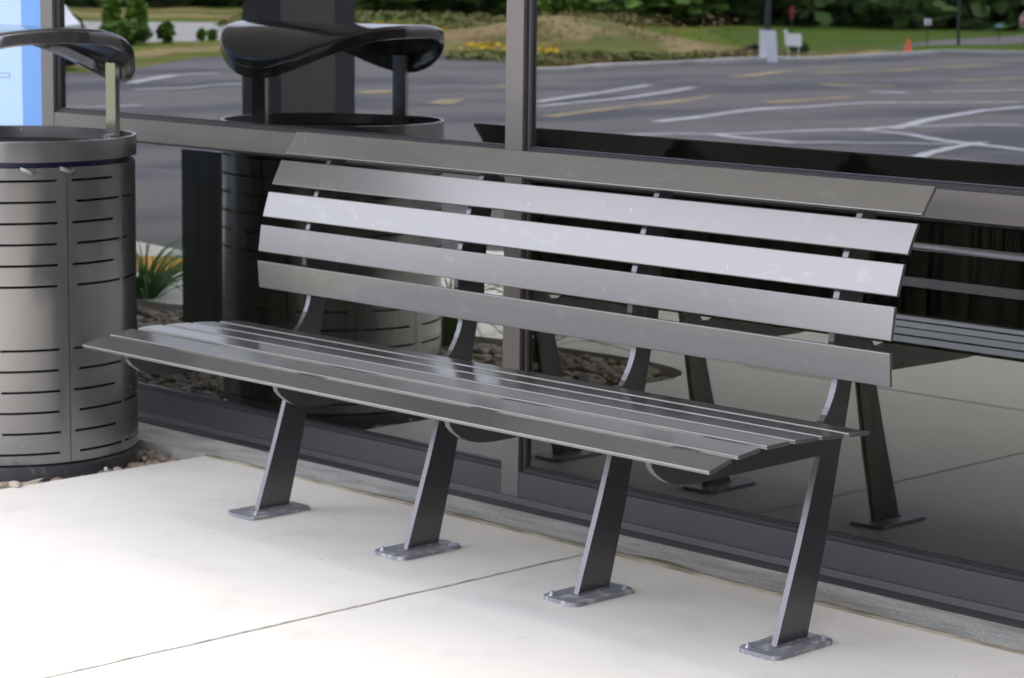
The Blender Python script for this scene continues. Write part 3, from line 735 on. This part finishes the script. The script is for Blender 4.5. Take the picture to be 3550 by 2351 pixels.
def trunk_mesh(h, r0, seed):
    rnd = random.Random(seed); bm = bmesh.new(); prev = None
    for i in range(9):
        t = i/8; r1 = r0*(1-.75*t)*(1.35 if i == 0 else 1); ox, oy = .12*math.sin(t*4+seed), .10*math.cos(t*3+seed)-.1
        ring = [bm.verts.new((ox+r1*math.cos(a*math.pi/4), oy+r1*math.sin(a*math.pi/4), h*t)) for a in range(8)]
        if prev:
            for a in range(8): bm.faces.new((prev[a], prev[(a+1)%8], ring[(a+1)%8], ring[a]))
        prev = ring
    for b in range(6):
        a = rnd.uniform(0,6.3); z0 = h*rnd.uniform(.35,.8); L = h*.3
        p0 = Vector((0,0,z0)); p1 = Vector((L*math.cos(a), L*math.sin(a), z0+L*.6)); n = (p1-p0).normalized().orthogonal()
        ra = [bm.verts.new(p0 + Matrix.Rotation(k*2*math.pi/5,3,(p1-p0)) @ n*r0*.35) for k in range(5)]
        rb = [bm.verts.new(p1 + Matrix.Rotation(k*2*math.pi/5,3,(p1-p0)) @ n*r0*.08) for k in range(5)]
        for k in range(5): bm.faces.new((ra[k], ra[(k+1)%5], rb[(k+1)%5], rb[k]))
    me = bpy.data.meshes.new('trunk'); bm.to_mesh(me); bm.free(); me.materials.append(M_bark); return me
crowns = []
for sd_, (h, w0, low, lm) in enumerate(((10,3.6,.0,M_leafA),(11,4.0,.1,M_leafB),(9,3.4,.0,M_leafA),(12,3.8,2.2,M_leafB),(8,4.4,.0,M_leafB))):
    m_ = tree_mesh(h, w0, low, 40+sd_, n=6500); m_.materials.append(lm); crowns.append((m_, trunk_mesh(h*.85, .24, sd_)))
GT = 'trees at the far side of the field'
def tree(x, y, k, s, rz, lab):
    r0 = thing('tree', (x, y, -.17), lab, 'tree', GT); r0.rotation_euler.z = rz; r0.scale = (s*1.1,s*1.1,s*.56)
    for nm, me in (('crown', crowns[k][0]), ('trunk', crowns[k][1])):
        o = bpy.data.objects.new(nm, me); C.objects.link(o); o.parent = r0
base = [(-73.4,-48.8),(-70.4,-51.0),(-69.0,-54.4),(-68.9,-58.5),(-63,-53.5),(-58.2,-52.4),(-56.3,-53.5),(-53.4,-52.5),(-52.8,-54.0),(-52.4,-56.5),(-48.6,-53.4),(-46.6,-54.3),(-42.0,-48.6),(-40.3,-48.4),(-39.7,-50.5),(-41.0,-53.0),
        (-42.6,-58.2),(-44.3,-62.8),(-46.8,-68.5),(-50.0,-75.6),(-54,-84),(-58,-93)]
kinds_ = ['tall tree with a bare pale trunk below its crown, at the left of the reflected wood','dense dark green tree growing down to the grass','mid green spreading tree growing down to the grass']
nth = {}
where = ['farthest left of the reflected tree line','second from the left in the reflected tree line','third from the left in the reflected tree line','left of the reflected column','just left of the reflected column','behind the reflected column','right beside the reflected column',
  'above the bin hood\'s right tip','left of the central window mullion','just left of the central window mullion','behind the central window mullion','just right of the central window mullion','behind the left end of the dry mound','above the middle of the dry mound',
  'above the right slope of the dry mound','above the right foot of the dry mound','left of the dark lamp pole','behind the dark lamp pole','right of the dark lamp pole','above the orange cone','at the right end of the lawn','farthest right of the reflected tree line']
for i, (x, y) in enumerate(base):
    k = 3 if i < 3 else (0,1,2,4)[(i*7) % 4]
    if k == 3: lab = 'tall green tree with bare trunk, ' + where[i]
    elif k in (0, 2): lab = 'dark green leafy tree, ' + where[i]
    else: lab = 'mid green bushy tree, ' + where[i]
    u = Vector((x-4.6, y-4.8)).normalized()*(3.2 if k != 3 else 1.2)
    tree(x+u.x, y+u.y, k, random.uniform(.85,1.15), random.uniform(0,6.3), lab)
# wood behind the first trees: one mass
bl = []
for i in range(90):
    t = i/89; a = R(208+ (256-208)*t)
    dd = random.uniform(88,108)
    if t > .5: dd *= .8
    x, y = 4.6+dd*math.cos(a), 4.8+dd*math.sin(a)
    bl.append(((x, y, random.uniform(.5,4), 4.2, 4.2, 2.2), 1/90))
V, F = leaf_cloud(bl, 52000, .30, 99)
wd = link_raw('woodland', V, F, M_leafA); wd['kind'] = 'stuff'; wd['label'] = 'dark woodland mass behind the field'; wd['category'] = 'woodland'
# undergrowth below the left trees
bl = []
for i in range(26):
    t = i/25; x = -76+(28*t); y = -50.5-3.0*math.sin(t*3)-1.5; bl.append(((x, y, .5, 1.6, 1.4, .9), 1/26))
V, F = leaf_cloud(bl, 12000, .18, 77); ug = link_raw('undergrowth', V, F, M_leafC); ug['kind'] = 'stuff'; ug['label'] = 'bright green undergrowth at the foot of the trees'; ug['category'] = 'undergrowth'

def bush(name, x, y, w0, h, m, lab, cat='bush', grp=None, n=1500, size=.06, seed=1):
    V, F = leaf_cloud([((0,0,h*.5,w0/2,w0/2,h*.5),.6),((w0*.15,0,h*.7,w0*.33,w0*.33,h*.35),.4)], n, size, seed)
    o = link_raw(name, V, F, m); o.location = (x, y, -.17); return tag(o, lab, cat, grp)
bush('shrub', -36.2,-24.15, .36, .98, M_leafC, 'narrow bright green shrub, left of the pair at the pale road', 'shrub', seed=1)
bush('shrub', -36.0,-24.6, .42, .95, M_leafC, 'narrow bright green shrub, right of the pair at the pale road', 'shrub', seed=2)
bush('shrub', -34.6,-23.3, 1.1, .42, M_leafB, 'low green shrub spreading below the two narrow bright shrubs', 'shrub', seed=3)
bush('shrub', -36.6,-23.3, .75, .48, M_purple, 'rounded purple brown shrub beside the pale road', 'shrub', seed=4)
bush('shrub', -34.2,-24.0, .34, .40, M_leafB, 'small thin green shrub right of the low shrub', 'shrub', seed=5, n=500)
bush('shrub', -35.6,-25.95, .16, .22, M_leafC, 'tiny green shrub, left of two on the road verge', 'shrub', seed=6, n=400)
bush('shrub', -35.55,-26.2, .16, .20, M_leafC, 'tiny green shrub, right of two on the road verge', 'shrub', seed=7, n=400)
bush('shrub', -23.9,-29.6, .30, .18, M_purple, 'small brown tuft at the lot edge beside the white sign board', 'shrub', seed=8, n=400)
bush('shrub', -24.5,-31.6, .35, .25, M_leafA, 'small dark tuft on the lawn between sign board and cone', 'shrub', seed=9, n=300)
# wildflowers and rough plants behind the lot edge
def scatter(name, pts, n, rad, hh, size, m, lab, cat, seed):
    rnd = random.Random(seed); bl = [((x, y, -.17+hh*.5, rad*rnd.uniform(.6,1.3), rad*rnd.uniform(.6,1.3), hh*.5), 1/len(pts)) for x, y in pts]
    V, F = leaf_cloud(bl, n, size, seed); o = link_raw(name, V, F, m); o['kind'] = 'stuff'; o['label'] = lab; o['category'] = cat
def line_pts(a, b, n, j, seed):
    rnd = random.Random(seed); return [(a[0]+(b[0]-a[0])*i/(n-1)+rnd.uniform(-j,j), a[1]+(b[1]-a[1])*i/(n-1)+rnd.uniform(-j,j)) for i in range(n)]
scatter('wildflowers', line_pts((-41,-35),(-33,-30),7,1.0,1)+line_pts((-34,-31),(-29,-28.5),8,.8,2)+[(-25.5,-24.3),(-25.2,-25.2)], 2600, .45, .28, .045, M_flower, 'yellow wildflowers in the rough grass', 'wildflowers', 11)
scatter('tall_grass', line_pts((-42,-35.5),(-28,-27),26,1.6,3)+line_pts((-24,-22.6),(-23.6,-27),12,.7,4), 9000, .8, .16, .05, M_weed, 'bright green tall weeds beyond the lot', 'weeds', 12)
scatter('mound_weeds', [(-27.0+random.uniform(-2.4,2.4), -28.3+random.uniform(-2.4,2.4)) for _ in range(30)], 3000, .5, .8, .03, M_dry, 'straw coloured stalks growing on the mound', 'dry grass', 21)
scatter('rough_weeds', line_pts((-46,-37),(-34,-31),22,2.2,5)+line_pts((-50,-42),(-44,-45),12,2.0,7), 8000, 1.1, .3, .08, M_weed, 'mid green weeds below the trees', 'weeds', 13)
scatter('dry_grass', line_pts((-30,-24),(-27,-27),14,.8,5)+line_pts((-23.2,-23.5),(-24,-30),16,.5,6), 9000, .6, .14, .035, M_dry, 'dry straw coloured grass along the lot edge', 'dry grass', 14)

# light pole on its white base
lp = thing('lamp_post', (-21.95,-27.6,-.15), 'dark lamp pole on a white painted concrete base at the lot edge', 'lamp post')
bm = bmesh.new(); cyl(bm, (-21.95,-27.6), .148, -.15, .36, 28, .14); bevel(bm, .01); link('concrete_base', bm, M_twhite, lp)
bm = bmesh.new(); cyl(bm, (-21.95,-27.6), .05, .36, 6.5, 16, .035); box(bm, -22.04,-21.86,-27.69,-27.51,.3605,.385); link('pole', bm, M_pole, lp)
bm = bmesh.new(); box(bm, -22.2,-21.5,-27.75,-27.45,6.5,6.62); link('lamp_head', bm, M_pole, lp)
sg = thing('yard_sign', (-22.7,-29.2,-.17), 'white boxy sign board on two posts beside the white lamp base', 'sign')
bm = bmesh.new(); box(bm, -.14,.14,-.03,.03,.26,.46); box(bm,-.155,-.10,-.035,.035,.455,.51); bmesh.ops.transform(bm, matrix=Matrix.Translation((-22.7,-29.2,-.17)) @ Matrix.Rotation(R(-45),4,'Z'), verts=bm.verts); link('board', bm, M_signw, sg)
bm = bmesh.new(); pass
for xx in (-.10, .085):
    bm = bmesh.new(); box(bm, xx,xx+.015,-.01,.01,0,.26); bmesh.ops.transform(bm, matrix=Matrix.Translation((-22.7,-29.2,-.17)) @ Matrix.Rotation(R(-45),4,'Z'), verts=bm.verts); link('post', bm, M_signw, sg)
cn_ = thing('traffic_cone', (-22.6,-32.5,-.15), 'orange traffic cone standing on the far edge of the lot', 'traffic cone')
bm = bmesh.new(); cyl(bm, (-22.6,-32.5), .085, -.125, .155, 24, .02); link('cone', bm, M_cone, cn_, smooth=False)
bm = bmesh.new(); box(bm, -22.72,-22.48,-32.62,-32.38,-.146,-.125); bevel(bm,.006); link('base', bm, M_cone, cn_)
def small_sign(x, y, z, w0, h, m, lab):
    s0 = thing('small_sign', (x, y, -.17), lab, 'sign'); mt = Matrix.Translation((x,y,0)) @ Matrix.Rotation(R(-50),4,'Z')
    bm = bmesh.new(); box(bm, -w0/2, w0/2, -.01,.01, z, z+h); bmesh.ops.transform(bm, matrix=mt, verts=bm.verts); link('board', bm, m, s0)
    bm = bmesh.new(); box(bm, -.012,.012,.0105,.03,-.17,z+h*.8); bmesh.ops.transform(bm, matrix=mt, verts=bm.verts); link('post', bm, M_pole, s0)
small_sign(-26.8,-38.9,.26,.14,.15,M_signw,'small square white sign on a post in front of the access road')
small_sign(-28.4,-44.0,.16,.12,.07,M_bluesign,'small light blue sign on the lawn right of the pole')
small_sign(-24.1,-30.9,.50,.07,.20,M_red,'narrow red sign on a thin post behind the white sign board')
tp = thing('signpost', (-25.9,-38.8,-.17), 'thin dark post standing in the grass right of the cone', 'post')
bm = bmesh.new(); cyl(bm, (-25.9,-38.8), .035, -.17, 4.2, 12, .03); link('pole', bm, M_pole, tp)
bm = bmesh.new(); box(bm, -26.1,-25.7,-38.9,-38.7,4.2,4.3); link('lamp_head', bm, M_pole, tp)
# stop sign
ss = thing('stop_sign', (-23.2,-37.3,-.17), 'red octagonal stop sign at the right end of the lot edge', 'stop sign')
mt = Matrix.Translation((-23.2,-37.3,0)) @ Matrix.Rotation(R(-42+180),4,'Z')
bm = bmesh.new()
def octo(bm, r0, y0, y1, z):
    a = [bm.verts.new((r0*math.cos(R(22.5+45*i)), y0, z+r0*math.sin(R(22.5+45*i)))) for i in range(8)]
    b = [bm.verts.new((r0*math.cos(R(22.5+45*i)), y1, z+r0*math.sin(R(22.5+45*i)))) for i in range(8)]
    bm.faces.new(a); bm.faces.new(b[::-1])
    for i in range(8): bm.faces.new((a[i], b[i], b[(i+1)%8], a[(i+1)%8]))
octo(bm, .165, -.004, .004, .47); bmesh.ops.transform(bm, matrix=mt, verts=bm.verts); link('rim', bm, M_signw, ss)
bm = bmesh.new(); octo(bm, .152, -.0075, -.0045, .47); bmesh.ops.transform(bm, matrix=mt, verts=bm.verts); link('face', bm, M_red, ss)
bm = bmesh.new(); octo(bm, .152, .0045, .0075, .47); bmesh.ops.transform(bm, matrix=mt, verts=bm.verts); link('face', bm, M_red, ss)
bm = bmesh.new(); box(bm, -.018,.018,.008,.03,-.17,.60); bmesh.ops.transform(bm, matrix=mt, verts=bm.verts); link('post', bm, M_pole, ss)
cv = bpy.data.curves.new('lettering', 'FONT'); cv.body = 'STOP'; cv.size = .11; cv.align_x = 'CENTER'; cv.align_y = 'CENTER'; cv.extrude = .0008; cv.offset = .002
to = bpy.data.objects.new('tmp', cv); C.objects.link(to); bpy.context.view_layer.update()
tm = bpy.data.meshes.new_from_object(to.evaluated_get(bpy.context.evaluated_depsgraph_get())); bpy.data.objects.remove(to)
tm.materials.clear(); tm.materials.append(M_signw)
lt = bpy.data.objects.new('lettering', tm); C.objects.link(lt); lt.parent = ss
lt.matrix_local = Matrix.Translation(-ss.location) @ mt @ Matrix.Translation((0,-.0090,.47)) @ Matrix.Rotation(R(90),4,'X')

# white utility vehicle, only its nose shows past the mullion
uv = thing('utility_vehicle', (-25.0,-15.3,-.15), 'white utility vehicle with a round mirror, cut off by the left window frame', 'vehicle')
hd = Vector((.703,-.711,0)); ang = math.atan2(hd.y, hd.x); mt = Matrix.Translation((-25.0,-15.3,-.15)) @ Matrix.Rotation(ang,4,'Z')
bm = bmesh.new(); side = [(.17,.28),(.17,.62),(.05,.74),(-.05,.90),(-.55,.95),(-.75,1.0),(-1.1,1.5),(-2.7,1.5),(-2.8,.9),(-2.8,.28)]
a = [bm.verts.new((x,-.65,z)) for x, z in side]; b = [bm.verts.new((x,.65,z)) for x, z in side]; bm.faces.new(a); bm.faces.new(b[::-1])
for i in range(len(side)): bm.faces.new((a[i], a[(i+1)%len(side)], b[(i+1)%len(side)], b[i]))
bevel(bm,.04,3); bmesh.ops.transform(bm, matrix=mt, verts=bm.verts); link('body', bm, M_car, uv, smooth=False)
for wx in (-.05,-2.2):
    for wy in (-.6,.6):
        bm = bmesh.new(); bmesh.ops.create_cone(bm, cap_ends=True, segments=28, radius1=.26, radius2=.26, depth=.18, matrix=mt @ Matrix.Translation((wx,wy+(.07 if wy>0 else -.07),.26)) @ Matrix.Rotation(R(90),4,'X')); wh = link('wheel', bm, M_tyre, uv)
        bm = bmesh.new(); bmesh.ops.create_cone(bm, cap_ends=True, segments=20, radius1=.13, radius2=.12, depth=.19, matrix=mt @ Matrix.Translation((wx,wy+(.075 if wy>0 else -.075),.26)) @ Matrix.Rotation(R(90),4,'X')); link('rim', bm, M_steel, wh)
bm = bmesh.new(); box(bm,-1.06,-2.6+.0,-.655,.655,1.02,1.38) if False else None
box(bm,-2.5,-1.15,-.656,.656,1.05,1.38); bmesh.ops.transform(bm, matrix=mt, verts=bm.verts); link('side_window', bm, M_glassdark, uv)
bm = bmesh.new(); bmesh.ops.create_uvsphere(bm, u_segments=20, v_segments=12, radius=.085, matrix=mt @ Matrix.Translation((.10,.62,1.06)) @ Matrix.Scale(.5,4,(0,1,0))); mr = link('mirror', bm, M_car, uv, smooth=True)
bm = bmesh.new(); bmesh.ops.create_cone(bm, cap_ends=True, segments=8, radius1=.012, radius2=.012, depth=.28, matrix=mt @ Matrix.Translation((.05,.62,.90)) @ Matrix.Rotation(R(15),4,'Y')); link('mirror_stalk', bm, M_pole, mr)
